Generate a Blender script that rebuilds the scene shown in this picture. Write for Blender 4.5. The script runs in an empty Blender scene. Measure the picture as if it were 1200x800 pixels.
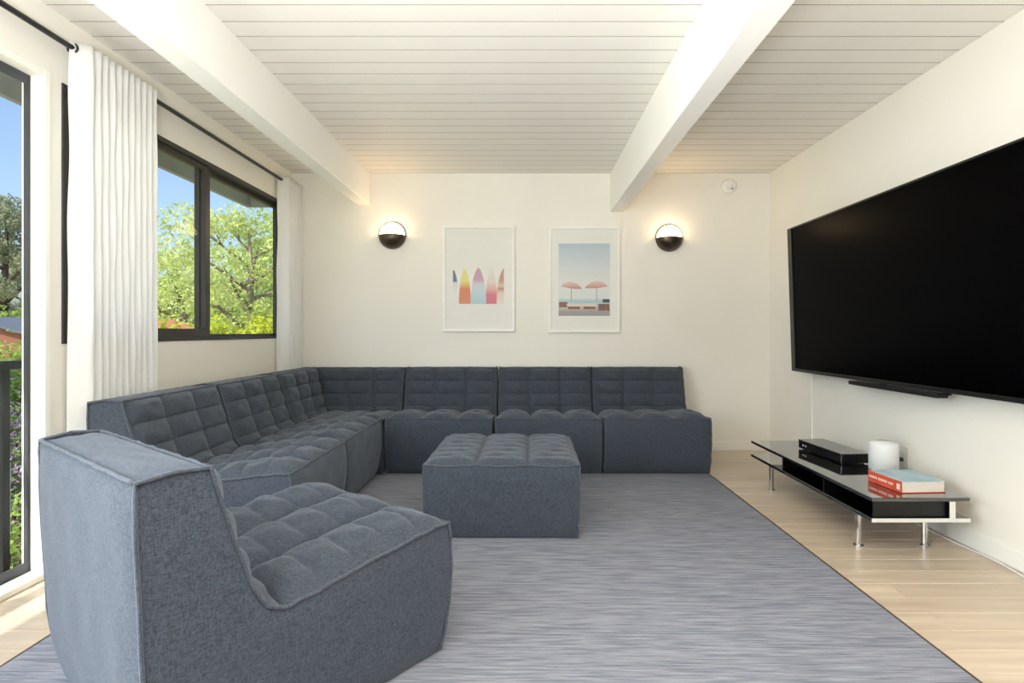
import bpy, bmesh, math, random
import numpy as np
from mathutils import Vector, Matrix

random.seed(7)
PI = math.pi
scene = bpy.context.scene
C = scene.collection

# ------------------------------------------------------------------ camera
F, PX, PY, H = 662.0, 614.0, 389.0, 1.056      # focal length and centre in px of a 1200x800 frame
cam = bpy.data.objects.new('camera', bpy.data.cameras.new('camera'))
C.objects.link(cam)
cam.location = (0, 0, H)
cam.rotation_euler = (PI / 2, 0, 0)
cam.data.sensor_width = 36
cam.data.lens = F / 1200 * 36
cam.data.shift_x = -(PX - 600) / 1200
cam.data.shift_y = -(400 - PY) / 1200
cam.data.clip_start = 0.05
cam.data.clip_end = 300
scene.camera = cam

# ------------------------------------------------------------------ light
scene.view_settings.view_transform = 'Standard'
scene.view_settings.look = 'None'
scene.view_settings.gamma = 1
scene.view_settings.use_curve_mapping = False
scene.view_settings.exposure = 0.08
scene.cycles.max_bounces = 12
scene.cycles.diffuse_bounces = 7
scene.cycles.transparent_max_bounces = 24
scene.cycles.sample_clamp_indirect = 6
scene.cycles.caustics_reflective = False
scene.cycles.caustics_refractive = False

world = bpy.data.worlds.new('world')
scene.world = world
world.use_nodes = True
wn = world.node_tree
wn.nodes.clear()
sky = wn.nodes.new('ShaderNodeTexSky')
sky.sky_type = 'NISHITA'
sky.sun_disc = False
sky.sun_elevation = math.radians(52)
sky.sun_rotation = math.radians(200)
sky.air_density = 1.0
sky.dust_density = 3.0
sky.ozone_density = 2.5
bg = wn.nodes.new('ShaderNodeBackground')
bg.inputs[1].default_value = 0.25
wo = wn.nodes.new('ShaderNodeOutputWorld')
wn.links.new(sky.outputs[0], bg.inputs[0])
wn.links.new(bg.outputs[0], wo.inputs[0])

def light(name, kind, loc, rot, energy, color=(1, 1, 1), **kw):
    d = bpy.data.lights.new(name, kind)
    o = bpy.data.objects.new(name, d)
    C.objects.link(o)
    o.location = loc
    o.rotation_euler = rot
    d.energy = energy
    d.color = color
    for k, v in kw.items():
        setattr(d, k, v)
    return o

# sun high over the garden, behind the camera's left shoulder
sd = Vector((0.42, 0.75, -1.0)).normalized()
sun = light('sun', 'SUN', (-6, -6, 12), (0, 0, 0), 5.5, (1, 0.95, 0.86), angle=0.012)
sun.rotation_euler = sd.to_track_quat('-Z', 'Y').to_euler()
# added area light in the off-frame door opening, boosting the daylight
light('door_daylight_fill', 'AREA', (-2.31, 0.0, 1.15), (0, -PI / 2, 0), 150, (0.93, 0.97, 1.0),
      shape='RECTANGLE', size=2.0, size_y=1.9)
# added uplight with no lamp fixture, standing in for flash bounced off the ceiling
light('ceiling_bounce', 'AREA', (-0.40, -0.35, 1.00), (PI, 0, 0), 195, (0.97, 0.98, 1.0),
      shape='DISK', size=0.8)

# ------------------------------------------------------------------ room measures
XL, XR, YB, YF, ZC = -2.075, 2.197, 5.05, -4.0, 2.475
RUG = 0.012

# ------------------------------------------------------------------ materials
MATS = {}
def s2l(c):
    return tuple(((v / 255) / 12.92 if v / 255 <= 0.04045 else ((v / 255 + 0.055) / 1.055) ** 2.4) for v in c)

def mat(name, rgb, rough=0.5, metal=0.0, spec=0.5, var=0.0, scale=8.0, stretch=(1, 1, 1), bump=0.0,
        bscale=60.0, bstretch=(1, 1, 1), emit=None, estr=0.0, coat=0.0, rnd=0.0, rgb2=None, coords='Object'):
    """principled material with optional procedural colour variation and fine relief"""
    m = bpy.data.materials.new(name)
    m.use_nodes = True
    nt = m.node_tree
    b = nt.nodes['Principled BSDF']
    col = s2l(rgb)
    b.inputs['Base Color'].default_value = (*col, 1)
    b.inputs['Roughness'].default_value = rough
    b.inputs['Metallic'].default_value = metal
    b.inputs['Specular IOR Level'].default_value = spec
    b.inputs['Coat Weight'].default_value = coat
    if emit:
        b.inputs['Emission Color'].default_value = (*s2l(emit), 1)
        b.inputs['Emission Strength'].default_value = estr
    tc = nt.nodes.new('ShaderNodeTexCoord')
    def mapped(st):
        mp = nt.nodes.new('ShaderNodeMapping')
        mp.inputs['Scale'].default_value = st
        nt.links.new(tc.outputs[coords], mp.inputs[0])
        return mp.outputs[0]
    if var > 0 or rgb2 or rnd > 0:
        n = nt.nodes.new('ShaderNodeTexNoise')
        n.inputs['Scale'].default_value = scale
        n.inputs['Detail'].default_value = 4
        nt.links.new(mapped(stretch), n.inputs['Vector'])
        r = nt.nodes.new('ShaderNodeValToRGB')
        r.color_ramp.elements[0].position = 0.32
        r.color_ramp.elements[1].position = 0.68
        c2 = s2l(rgb2) if rgb2 else tuple(min(1, v * (1 + var)) for v in col)
        c1 = col if rgb2 else tuple(v * (1 - var) for v in col)
        r.color_ramp.elements[0].color = (*c1, 1)
        r.color_ramp.elements[1].color = (*c2, 1)
        nt.links.new(n.outputs['Fac'], r.inputs[0])
        out = r.outputs[0]
        if rnd > 0:
            oi = nt.nodes.new('ShaderNodeObjectInfo')
            mr = nt.nodes.new('ShaderNodeMapRange')
            mr.inputs['To Min'].default_value = 1 - rnd
            mr.inputs['To Max'].default_value = 1 + rnd
            nt.links.new(oi.outputs['Random'], mr.inputs['Value'])
            hs = nt.nodes.new('ShaderNodeHueSaturation')
            nt.links.new(mr.outputs[0], hs.inputs['Value'])
            nt.links.new(out, hs.inputs['Color'])
            out = hs.outputs[0]
        nt.links.new(out, b.inputs['Base Color'])
    if bump > 0:
        n = nt.nodes.new('ShaderNodeTexNoise')
        n.inputs['Scale'].default_value = bscale
        n.inputs['Detail'].default_value = 3
        nt.links.new(mapped(bstretch), n.inputs['Vector'])
        bp = nt.nodes.new('ShaderNodeBump')
        bp.inputs['Strength'].default_value = bump
        bp.inputs['Distance'].default_value = 0.01
        nt.links.new(n.outputs['Fac'], bp.inputs['Height'])
        nt.links.new(bp.outputs[0], b.inputs['Normal'])
    MATS[name] = m
    return m

def fabric(name, dark, light_, sc=420):
    """heathered weave: two crossed thread noises choose between a dark and a light yarn"""
    m = bpy.data.materials.new(name)
    m.use_nodes = True
    nt = m.node_tree
    b = nt.nodes['Principled BSDF']
    b.inputs['Roughness'].default_value = 0.95
    b.inputs['Specular IOR Level'].default_value = 0.12
    b.inputs['Sheen Weight'].default_value = 0.22
    b.inputs['Sheen Tint'].default_value = (0.80, 0.88, 1.0, 1)
    b.inputs['Sheen Roughness'].default_value = 0.5
    tc = nt.nodes.new('ShaderNodeTexCoord')
    outs = []
    for st in ((1, 1, 0.12), (0.16, 0.16, 1.0)):
        mp = nt.nodes.new('ShaderNodeMapping')
        mp.inputs['Scale'].default_value = st
        n = nt.nodes.new('ShaderNodeTexNoise')
        n.inputs['Scale'].default_value = sc
        n.inputs['Detail'].default_value = 2
        nt.links.new(tc.outputs['Object'], mp.inputs[0])
        nt.links.new(mp.outputs[0], n.inputs['Vector'])
        outs.append(n.outputs['Fac'])
    n3 = nt.nodes.new('ShaderNodeTexNoise')
    n3.inputs['Scale'].default_value = 170
    n3.inputs['Detail'].default_value = 4
    nt.links.new(tc.outputs['Object'], n3.inputs['Vector'])
    a = nt.nodes.new('ShaderNodeMath'); a.operation = 'ADD'
    nt.links.new(outs[0], a.inputs[0]); nt.links.new(outs[1], a.inputs[1])
    a2 = nt.nodes.new('ShaderNodeMath'); a2.operation = 'ADD'
    nt.links.new(a.outputs[0], a2.inputs[0]); nt.links.new(n3.outputs['Fac'], a2.inputs[1])
    mr = nt.nodes.new('ShaderNodeMapRange')
    mr.inputs['From Min'].default_value = 0.95
    mr.inputs['From Max'].default_value = 2.05
    nt.links.new(a2.outputs[0], mr.inputs['Value'])
    mx = nt.nodes.new('ShaderNodeMix'); mx.data_type = 'RGBA'
    mx.inputs[6].default_value = (*s2l(dark), 1)
    mx.inputs[7].default_value = (*s2l(light_), 1)
    nt.links.new(mr.outputs[0], mx.inputs[0])
    nt.links.new(mx.outputs[2], b.inputs['Base Color'])
    bp = nt.nodes.new('ShaderNodeBump')
    bp.inputs['Strength'].default_value = 0.25
    bp.inputs['Distance'].default_value = 0.004
    nt.links.new(a.outputs[0], bp.inputs['Height'])
    nt.links.new(bp.outputs[0], b.inputs['Normal'])
    MATS[name] = m
    return m

def thin(name, rgb, trans=0.4, rgb2=None, scale=3.0, rough=0.8):
    """thin sheet (cloth, leaf): diffuse mixed with translucent"""
    m = bpy.data.materials.new(name)
    m.use_nodes = True
    nt = m.node_tree
    nt.nodes.clear()
    o = nt.nodes.new('ShaderNodeOutputMaterial')
    d = nt.nodes.new('ShaderNodeBsdfDiffuse')
    t = nt.nodes.new('ShaderNodeBsdfTranslucent')
    mx = nt.nodes.new('ShaderNodeMixShader')
    mx.inputs[0].default_value = trans
    for s in (d, t):
        s.inputs[0].default_value = (*s2l(rgb), 1)
    if rgb2:
        tc = nt.nodes.new('ShaderNodeTexCoord')
        n = nt.nodes.new('ShaderNodeTexNoise')
        n.inputs['Scale'].default_value = scale
        n.inputs['Detail'].default_value = 5
        r = nt.nodes.new('ShaderNodeValToRGB')
        r.color_ramp.elements[0].position = 0.35
        r.color_ramp.elements[1].position = 0.65
        r.color_ramp.elements[0].color = (*s2l(rgb), 1)
        r.color_ramp.elements[1].color = (*s2l(rgb2), 1)
        nt.links.new(tc.outputs['Object'], n.inputs['Vector'])
        nt.links.new(n.outputs['Fac'], r.inputs[0])
        nt.links.new(r.outputs[0], d.inputs[0])
        nt.links.new(r.outputs[0], t.inputs[0])
    nt.links.new(d.outputs[0], mx.inputs[1])
    nt.links.new(t.outputs[0], mx.inputs[2])
    nt.links.new(mx.outputs[0], o.inputs[0])
    MATS[name] = m
    return m

def ramp_mat(name, stops, axis=2, rough=0.7):
    """colour gradient printed along one axis of the object's own box"""
    m = bpy.data.materials.new(name)
    m.use_nodes = True
    nt = m.node_tree
    b = nt.nodes['Principled BSDF']
    b.inputs['Roughness'].default_value = rough
    b.inputs['Specular IOR Level'].default_value = 0.2
    tc = nt.nodes.new('ShaderNodeTexCoord')
    sp = nt.nodes.new('ShaderNodeSeparateXYZ')
    r = nt.nodes.new('ShaderNodeValToRGB')
    while len(r.color_ramp.elements) < len(stops):
        r.color_ramp.elements.new(0.5)
    for e, (p, c) in zip(r.color_ramp.elements, stops):
        c = tuple(v + (230 - v) * 0.28 for v in c)
        e.position = p
        e.color = (*s2l(c), 1)
    nt.links.new(tc.outputs['Generated'], sp.inputs[0])
    nt.links.new(sp.outputs[axis], r.inputs[0])
    nt.links.new(r.outputs[0], b.inputs['Base Color'])
    MATS[name] = m
    return m

def glass_mat(name, tint=(1, 1, 1)):
    m = bpy.data.materials.new(name)
    m.use_nodes = True
    nt = m.node_tree
    nt.nodes.clear()
    o = nt.nodes.new('ShaderNodeOutputMaterial')
    t = nt.nodes.new('ShaderNodeBsdfTransparent')
    t.inputs[0].default_value = (*tint, 1)
    g = nt.nodes.new('ShaderNodeBsdfGlossy')
    g.inputs['Roughness'].default_value = 0.02
    lw = nt.nodes.new('ShaderNodeLayerWeight')
    lw.inputs[0].default_value = 0.5
    pw = nt.nodes.new('ShaderNodeMath'); pw.operation = 'POWER'
    pw.inputs[1].default_value = 5.0
    sc_ = nt.nodes.new('ShaderNodeMath'); sc_.operation = 'MULTIPLY_ADD'
    sc_.inputs[1].default_value = 0.08
    sc_.inputs[2].default_value = 0.006
    nt.links.new(lw.outputs['Facing'], pw.inputs[0])
    nt.links.new(pw.outputs[0], sc_.inputs[0])
    mx = nt.nodes.new('ShaderNodeMixShader')
    nt.links.new(sc_.outputs[0], mx.inputs[0])
    nt.links.new(t.outputs[0], mx.inputs[1])
    nt.links.new(g.outputs[0], mx.inputs[2])
    nt.links.new(mx.outputs[0], o.inputs[0])
    MATS[name] = m
    return m

mat('wall_paint', (239, 236, 228), 0.75, spec=0.25, var=0.012, scale=2.5, bump=0.04, bscale=220)
mat('rear_wall', (112, 100, 88), 0.7, rgb2=(92, 80, 70), scale=5, stretch=(4, 1, 0.3))  # unseen wall, coloured dark to cut bounce onto the sofa fronts
mat('wall_paint_right', (240, 237, 228), 0.75, spec=0.25, var=0.012, scale=2.5, bump=0.04, bscale=220)
mat('ceiling_paint', (236, 233, 226), 0.6, spec=0.3, var=0.015, scale=2.0, bump=0.03, bscale=60, rnd=0.012)
mat('joint_shade', (150, 140, 128), 0.9, var=0.1, scale=10)
mat('trim_paint', (243, 242, 237), 0.45, spec=0.4, var=0.01, scale=3)
mat('oak', (190, 171, 148), 0.32, spec=0.45, rgb2=(211, 195, 175), scale=7, stretch=(0.22, 3.2, 1), bump=0.05,
    bscale=30, bstretch=(0.2, 6, 1), rnd=0.09)
mat('subfloor', (120, 95, 70), 0.8, var=0.1)
mat('bronze_frame', (52, 48, 45), 0.4, spec=0.4, var=0.08, scale=20)
mat('grey_frame', (66, 68, 73), 0.42, spec=0.4, var=0.06, scale=20)
mat('rail_black', (30, 32, 36), 0.4, spec=0.4, var=0.1, scale=20)
mat('rod_black', (44, 44, 46), 0.35, spec=0.5, metal=0.4, var=0.05)
mat('soffit_paint', (222, 226, 220), 0.7, var=0.04, scale=4)
mat('fascia_paint', (136, 140, 144), 0.6, var=0.06, scale=6)
mat('stucco', (205, 200, 190), 0.9, var=0.04, scale=12, bump=0.2, bscale=90)
fabric('sofa_fabric', (36, 41, 49), (84, 91, 103))
fabric('piping_fabric', (46, 51, 59), (92, 98, 109))
mat('rug', (112, 115, 126), 0.97, spec=0.05, rgb2=(156, 159, 170), scale=36, stretch=(0.22, 4.5, 1), bump=0.5,
    bscale=160, bstretch=(0.15, 2.0, 1))
mat('rug_edge', (112, 100, 90), 0.95, spec=0.05, var=0.1, scale=50)
mat('black_glass', (14, 15, 16), 0.04, spec=1.0, var=0.02, coat=1.0)
mat('black_lacquer', (9, 9, 10), 0.3, spec=0.4, var=0.05)
mat('silver_edge', (216, 216, 212), 0.3, spec=0.5, var=0.02)
mat('chrome', (205, 205, 205), 0.14, metal=1.0, var=0.02)
mat('tv_plastic', (20, 20, 21), 0.35, spec=0.45, var=0.05)
mat('tv_screen', (2, 2, 3), 0.30, spec=0.02, var=0.05)
mat('box_black', (14, 14, 15), 0.3, spec=0.5, var=0.05)
mat('box_top', (120, 121, 122), 0.2, metal=0.5, var=0.03)  # lid greyed to paint in the reflection on the black top
mat('white_plastic', (238, 238, 236), 0.5, spec=0.4, var=0.01)
mat('speaker_mesh', (232, 233, 233), 0.8, spec=0.3, var=0.03, scale=300, bump=0.2, bscale=400)
mat('dark_dot', (40, 36, 36), 0.5, var=0.05)
mat('book_red', (205, 72, 48), 0.6, rgb2=(222, 96, 70), scale=20)
mat('book_pages', (226, 220, 210), 0.85, var=0.05, scale=8, stretch=(1, 1, 60))
mat('book_cover', (150, 186, 206), 0.45, rgb2=(205, 220, 228), scale=16, stretch=(1, 0.4, 1))
mat('book_text', (250, 226, 214), 0.6, var=0.02)
mat('sconce_metal', (84, 74, 64), 0.34, metal=0.85, var=0.08, scale=12)
mat('sconce_glow', (255, 246, 232), 0.5, emit=(255, 214, 160), estr=20.0)
mat('picture_frame', (244, 243, 240), 0.4, var=0.01)
mat('mat_board', (233, 232, 227), 0.85, var=0.01)
thin('curtain_cloth', (250, 250, 250), 0.4)
glass_mat('window_glass', (0.97, 0.985, 0.98))
mat('bark', (150, 140, 126), 0.9, rgb2=(112, 102, 90), scale=5, stretch=(1, 1, 0.3), bump=0.4, bscale=20)
mat('bark_dark', (96, 82, 70), 0.9, rgb2=(66, 56, 48), scale=5, stretch=(1, 1, 0.3), bump=0.4, bscale=20)
thin('leaf_light', (176, 194, 108), 0.45, (214, 222, 156), 1.2)
thin('leaf_mid', (150, 172, 104), 0.45, (186, 200, 140), 1.0)
thin('leaf_hedge', (196, 198, 66), 0.4, (156, 182, 62), 2.5)
thin('leaf_dark', (66, 96, 54), 0.35, (112, 138, 80), 1.5)
thin('leaf_grey', (132, 141, 116), 0.4, (166, 170, 140), 0.6)
thin('leaf_bush', (134, 162, 78), 0.4, (168, 188, 106), 2.0)
thin('petal', (176, 140, 196), 0.35, (214, 188, 220), 6.0)
mat('garden_soil', (196, 188, 158), 0.95, rgb2=(160, 168, 120), scale=1.2, bump=0.4, bscale=8)
mat('shed_wall', (130, 84, 66), 0.85, var=0.08, scale=10)
mat('shed_roof', (84, 92, 106), 0.7, var=0.08, scale=8)
mat('tile_roof', (176, 118, 84), 0.85, var=0.15, scale=14)
mat('wire', (196, 198, 196), 0.5, metal=0.5, var=0.05)

# ------------------------------------------------------------------ helpers
def mesh_obj(name, bm, material, parent=None, smooth=False):
    me = bpy.data.meshes.new(name)
    bmesh.ops.recalc_face_normals(bm, faces=bm.faces[:])
    bm.to_mesh(me)
    bm.free()
    return me_obj(name, me, material, parent, smooth)

def me_obj(name, me, material, parent=None, smooth=False):
    if material:
        me.materials.append(MATS[material])
    if smooth:
        me.polygons.foreach_set('use_smooth', [True] * len(me.polygons))
    o = bpy.data.objects.new(name, me)
    C.objects.link(o)
    if parent:
        o.parent = parent
    return o

def tag(o, label=None, cat=None, group=None, kind=None):
    if label: o['label'] = label
    if cat: o['category'] = cat
    if group: o['group'] = group
    if kind: o['kind'] = kind
    return o

def thing(name, loc, label, cat, rz=0.0, group=None, kind=None):
    o = bpy.data.objects.new(name, None)
    C.objects.link(o)
    o.empty_display_size = 0.1
    o.location = loc
    o.rotation_euler = (0, 0, rz)
    return tag(o, label, cat, group, kind)

def copy_tree(o, parent=None):
    c = o.copy()
    C.objects.link(c)
    c.parent = parent
    for ch in list(o.children):
        copy_tree(ch, c)
    return c

def box(bm, x0, x1, y0, y1, z0, z1, bev=0.0, seg=1):
    b2 = bmesh.new()
    vs = [b2.verts.new((x, y, z)) for x in (x0, x1) for y in (y0, y1) for z in (z0, z1)]
    for f in ((0, 1, 3, 2), (4, 6, 7, 5), (0, 4, 5, 1), (2, 3, 7, 6), (0, 2, 6, 4), (1, 5, 7, 3)):
        b2.faces.new([vs[i] for i in f])
    bmesh.ops.recalc_face_normals(b2, faces=b2.faces[:])
    if bev > 0:
        bmesh.ops.bevel(b2, geom=b2.edges[:], offset=bev, segments=seg, affect='EDGES', profile=0.6)
    merge(bm, b2)

def merge(bm, b2):
    me = bpy.data.meshes.new('tmp')
    b2.to_mesh(me)
    b2.free()
    bm.from_mesh(me)
    bpy.data.meshes.remove(me)

def boxo(name, m, parent, *args, bev=0.0, seg=1):
    bm = bmesh.new()
    box(bm, *args, bev=bev, seg=seg)
    return mesh_obj(name, bm, m, parent)

def tube(bm, pts, r, n=8, cap=True):
    """tube along a polyline; r a number or one per point"""
    pts = [Vector(p) for p in pts]
    rs = r if isinstance(r, (list, tuple)) else [r] * len(pts)
    rings = []
    prev = None
    for i, p in enumerate(pts):
        t = (pts[min(i + 1, len(pts) - 1)] - pts[max(i - 1, 0)])
        if t.length < 1e-9:
            t = Vector((0, 0, 1))
        t.normalize()
        if prev is None:
            a = Vector((0, 0, 1)) if abs(t.z) < 0.9 else Vector((1, 0, 0))
            u = t.cross(a).normalized()
        else:
            u = (prev - t * prev.dot(t))
            u = u.normalized() if u.length > 1e-6 else t.orthogonal().normalized()
        prev = u
        v = t.cross(u)
        rings.append([bm.verts.new(p + (u * math.cos(2 * PI * k / n) + v * math.sin(2 * PI * k / n)) * rs[i]) for k in range(n)])
    for a, b in zip(rings, rings[1:]):
        for k in range(n):
            bm.faces.new((a[k], a[(k + 1) % n], b[(k + 1) % n], b[k]))
    if cap:
        bm.faces.new(rings[0][::-1])
        bm.faces.new(rings[-1])

def lathe(bm, prof, n=32, centre=(0, 0, 0), axis='z', ang=2 * PI, start=0.0):
    """revolve (r, h) pairs around an axis through centre"""
    cx, cy, cz = centre
    full = abs(ang - 2 * PI) < 1e-6
    m = n if full else n + 1
    rings = []
    for r, h in prof:
        ring = []
        for k in range(m):
            a = start + ang * k / n
            if axis == 'z':
                p = (cx + r * math.cos(a), cy + r * math.sin(a), cz + h)
            else:                                     # axis -y : h goes out of the back wall
                p = (cx + r * math.cos(a), cy - h, cz + r * math.sin(a))
            ring.append(bm.verts.new(p))
        rings.append(ring)
    for a, b in zip(rings, rings[1:]):
        for k in range(n):
            try:
                bm.faces.new((a[k], a[(k + 1) % m], b[(k + 1) % m], b[k]))
            except ValueError:
                pass
    bmesh.ops.remove_doubles(bm, verts=bm.verts[:], dist=1e-6)

def grid(bm, fn, nu, nv):
    vs = [[bm.verts.new(fn(i / nu, j / nv)) for j in range(nv + 1)] for i in range(nu + 1)]
    for i in range(nu):
        for j in range(nv):
            bm.faces.new((vs[i][j], vs[i + 1][j], vs[i + 1][j + 1], vs[i][j + 1]))

def hashn(x, y=0.0, s=0.0):
    return math.sin(x * 12.9 + s) * math.cos(y * 7.7 + s * 1.3) * 0.6 + math.sin(x * 5.1 + y * 9.3 + s * 2.1) * 0.4

# ------------------------------------------------------------------ setting: floor
fl = boxo('floor', 'subfloor', None, XL - 0.15, XR + 0.15, YF - 0.15, YB + 0.15, -0.2, -0.016)
tag(fl, 'pale oak plank floor with boards running side to side', 'floor', kind='structure')
PW = 0.125
plank_cache = {}
def plank_mesh(length):
    key = round(length, 3)
    if key not in plank_cache:
        bm = bmesh.new()
        box(bm, 0, length - 0.0012, 0, PW - 0.0012, -0.016, 0.0, bev=0.0012)
        me = bpy.data.meshes.new('plank')
        bmesh.ops.recalc_face_normals(bm, faces=bm.faces[:])
        bm.to_mesh(me)
        bm.free()
        me.materials.append(MATS['oak'])
        plank_cache[key] = me
    return plank_cache[key]
y = YF
row = 0
W = XR - XL
splits = [(1.1, 1.9), (1.6, 1.5), (0.7, 2.1), (1.9, 1.2), (1.3, 1.4), (0.9, 1.6), (2.0, 1.6)]
while y < YB - 0.02:
    a, b = splits[(row * 3 + row // 5) % 7]
    x = XL
    for L in (a, b, W - a - b):
        o = bpy.data.objects.new('plank', plank_mesh(L))
        C.objects.link(o)
        o.location = (x, y, 0)
        if y + PW > YB:
            o.scale.y = (YB - y) / PW
        o.parent = fl
        x += L
    y += PW
    row += 1

# ------------------------------------------------------------------ setting: ceiling and beams
ce = boxo('ceiling', 'ceiling_paint', None, XL - 0.15, XR + 0.15, YF - 0.15, YB + 0.15, ZC + 0.018, ZC + 0.2)
tag(ce, 'white painted tongue and groove board ceiling', 'ceiling', kind='structure')
BW = 0.131
def board_mesh(x0, x1, material, gap=0.0034):
    bm = bmesh.new()
    b2 = bmesh.new()
    box(b2, x0, x1, gap / 2, BW - gap / 2, 0.0, 0.018)
    ed = [e for e in b2.edges if all(v.co.z < 0.001 for v in e.verts) and abs(e.verts[0].co.x - e.verts[1].co.x) > 0.1]
    bmesh.ops.bevel(b2, geom=ed, offset=0.0012, segments=1, affect='EDGES')
    merge(bm, b2)
    me = bpy.data.meshes.new('board')
    bmesh.ops.recalc_face_normals(bm, faces=bm.faces[:])
    bm.to_mesh(me)
    bm.free()
    me.materials.append(MATS[material])
    me.materials.append(MATS['joint_shade'])          # edges coloured darker to paint shade into the grooves
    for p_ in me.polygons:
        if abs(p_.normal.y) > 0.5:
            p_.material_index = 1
    return me
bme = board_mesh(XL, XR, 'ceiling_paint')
y0 = 2.451 - BW * math.ceil((2.451 - YF) / BW)
y = y0
while y < YB:
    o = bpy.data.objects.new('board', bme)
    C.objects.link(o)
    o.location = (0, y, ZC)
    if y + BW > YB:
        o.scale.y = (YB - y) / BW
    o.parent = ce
    y += BW
t = boxo('trim_1', 'trim_paint', None, -1.492, -1.377, YF, YB, 2.19, ZC, bev=0.004)
tag(t, 'white ceiling beam on the window side of the room', 'beam', kind='structure')
t = boxo('trim_2', 'trim_paint', None, 0.77, 0.881, YF, YB, 2.128, ZC, bev=0.004)
tag(t, 'deeper white ceiling beam on the television side of the room', 'beam', kind='structure')

# ------------------------------------------------------------------ setting: walls
DY0, DY1, DZ = -0.95, 2.4356, 2.160           # sliding door opening in the left wall
WY0, WY1, WZ0, WZ1 = 2.534, 4.89, 1.003, 2.175   # window opening in the left wall
bm = bmesh.new()
xo = XL - 0.09
for a in ((YF - 0.15, DY0, 0, ZC), (DY0, DY1, DZ, ZC), (DY1, WY0, 0, ZC), (WY0, WY1, 0, WZ0), (WY0, WY1, WZ1, ZC), (WY1, YB + 0.15, 0, ZC)):
    box(bm, xo, XL, a[0], a[1], a[2], a[3])
bmesh.ops.remove_doubles(bm, verts=bm.verts[:], dist=1e-5)
tag(mesh_obj('wall_left', bm, 'wall_paint'), 'off-white wall with the glass door and dark sliding window', 'wall', kind='structure')
tag(boxo('wall_back', 'wall_paint', None, XL, XR + 0.15, YB, YB + 0.15, 0, ZC), 'off-white wall with the two framed prints and wall lights', 'wall', kind='structure')
tag(boxo('wall_right', 'wall_paint_right', None, XR, XR + 0.15, YF - 0.15, YB, 0, ZC), 'off-white wall that carries the television', 'wall', kind='structure')
bm = bmesh.new()
for a in ((XL, -1.75, 0, ZC), (1.75, XR, 0, ZC), (-1.75, 1.75, 0, 0.4), (-1.75, 1.75, 2.3, ZC)):
    box(bm, a[0], a[1], YF - 0.15, YF, a[2], a[3])
tag(mesh_obj('wall_front', bm, 'rear_wall'), 'brown wall with a wide window opposite the sofa', 'wall', kind='structure')

# baseboards
tag(boxo('baseboard_back', 'trim_paint', None, XL, XR, YB - 0.012, YB, 0, 0.08, bev=0.002), 'white baseboard under the framed prints', 'baseboard', kind='structure')
tag(boxo('baseboard_right', 'trim_paint', None, XR - 0.012, XR, YF, YB - 0.012, 0, 0.085, bev=0.002), 'white baseboard behind the black bench', 'baseboard', kind='structure')
tag(boxo('baseboard_left', 'trim_paint', None, XL, XL + 0.012, DY1 + 0.06, YB - 0.012, 0, 0.08, bev=0.002), 'white baseboard below the sliding window', 'baseboard', kind='structure')

# ------------------------------------------------------------------ setting: sliding window
w1 = thing('window_1', (XL, (WY0 + WY1) / 2, WZ0), 'dark bronze sliding window with two panes above the sofa', 'window', kind='structure')
w1.location = (0, 0, 0)
def frame_rect(bm, x0, x1, ya, yb, za, zb, wl, wr, wb, wt, bev=0.002):
    box(bm, x0, x1, ya, ya + wl, za, zb, bev=bev)
    box(bm, x0, x1, yb - wr, yb, za, zb, bev=bev)
    box(bm, x0, x1, ya + wl, yb - wr, za, za + wb, bev=bev)
    box(bm, x0, x1, ya + wl, yb - wr, zb - wt, zb, bev=bev)
bm = bmesh.new()
frame_rect(bm, XL - 0.082, XL + 0.006, WY0, WY1, WZ0, WZ1, 0.022, 0.022, 0.02, 0.03)
mesh_obj('frame', bm, 'bronze_frame', w1)
YM = 3.72
bm = bmesh.new()
frame_rect(bm, XL - 0.042, XL - 0.008, WY0 + 0.022, YM + 0.03, WZ0 + 0.02, WZ1 - 0.03, 0.05, 0.055, 0.055, 0.035)
s1 = mesh_obj('sliding_sash', bm, 'bronze_frame', w1)
boxo('pane', 'window_glass', s1, XL - 0.028, XL - 0.022, WY0 + 0.07, YM - 0.02, WZ0 + 0.07, WZ1 - 0.06)
bm = bmesh.new()
frame_rect(bm, XL - 0.08, XL - 0.046, YM - 0.03, WY1 - 0.022, WZ0 + 0.02, WZ1 - 0.03, 0.05, 0.022, 0.02, 0.03)
s2 = mesh_obj('fixed_sash', bm, 'bronze_frame', w1)
boxo('pane', 'window_glass', s2, XL - 0.066, XL - 0.060, YM + 0.015, WY1 - 0.04, WZ0 + 0.035, WZ1 - 0.055)

# ------------------------------------------------------------------ setting: glass door
d1 = thing('door_1', (0, 0, 0), 'dark framed sliding glass door beside the window', 'door', kind='structure')
bm = bmesh.new()
frame_rect(bm, XL - 0.078, XL - 0.052, DY0, DY1, 0.0, DZ, 0.03, 0.006, 0.04, 0.02, bev=0.001)
mesh_obj('frame', bm, 'grey_frame', d1)
for k, (ya, yb, xx) in enumerate(((0.69, DY1 - 0.006, -0.064), (DY0 + 0.03, 0.76, -0.077))):
    bm = bmesh.new()
    frame_rect(bm, XL + xx, XL + xx + 0.011, ya, yb, 0.04, DZ - 0.02, 0.05, 0.008 if k == 0 else 0.05, 0.03, 0.02, bev=0.001)
    s = mesh_obj('door_panel', bm, 'grey_frame', d1)
    boxo('pane', 'window_glass', s, XL + xx + 0.003, XL + xx + 0.008, ya + 0.045, yb - 0.006, 0.065, DZ - 0.035)
bm = bmesh.new()
box(bm, XL - 0.05, XL + 0.004, DY1 - 0.004, DY1 + 0.0, 0, DZ, bev=0.001)
box(bm, XL - 0.002, XL + 0.010, DY1, DY1 + 0.03, 0, DZ + 0.03, bev=0.002)
box(bm, XL - 0.002, XL + 0.010, DY0, DY1, DZ, DZ + 0.03, bev=0.002)
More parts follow.
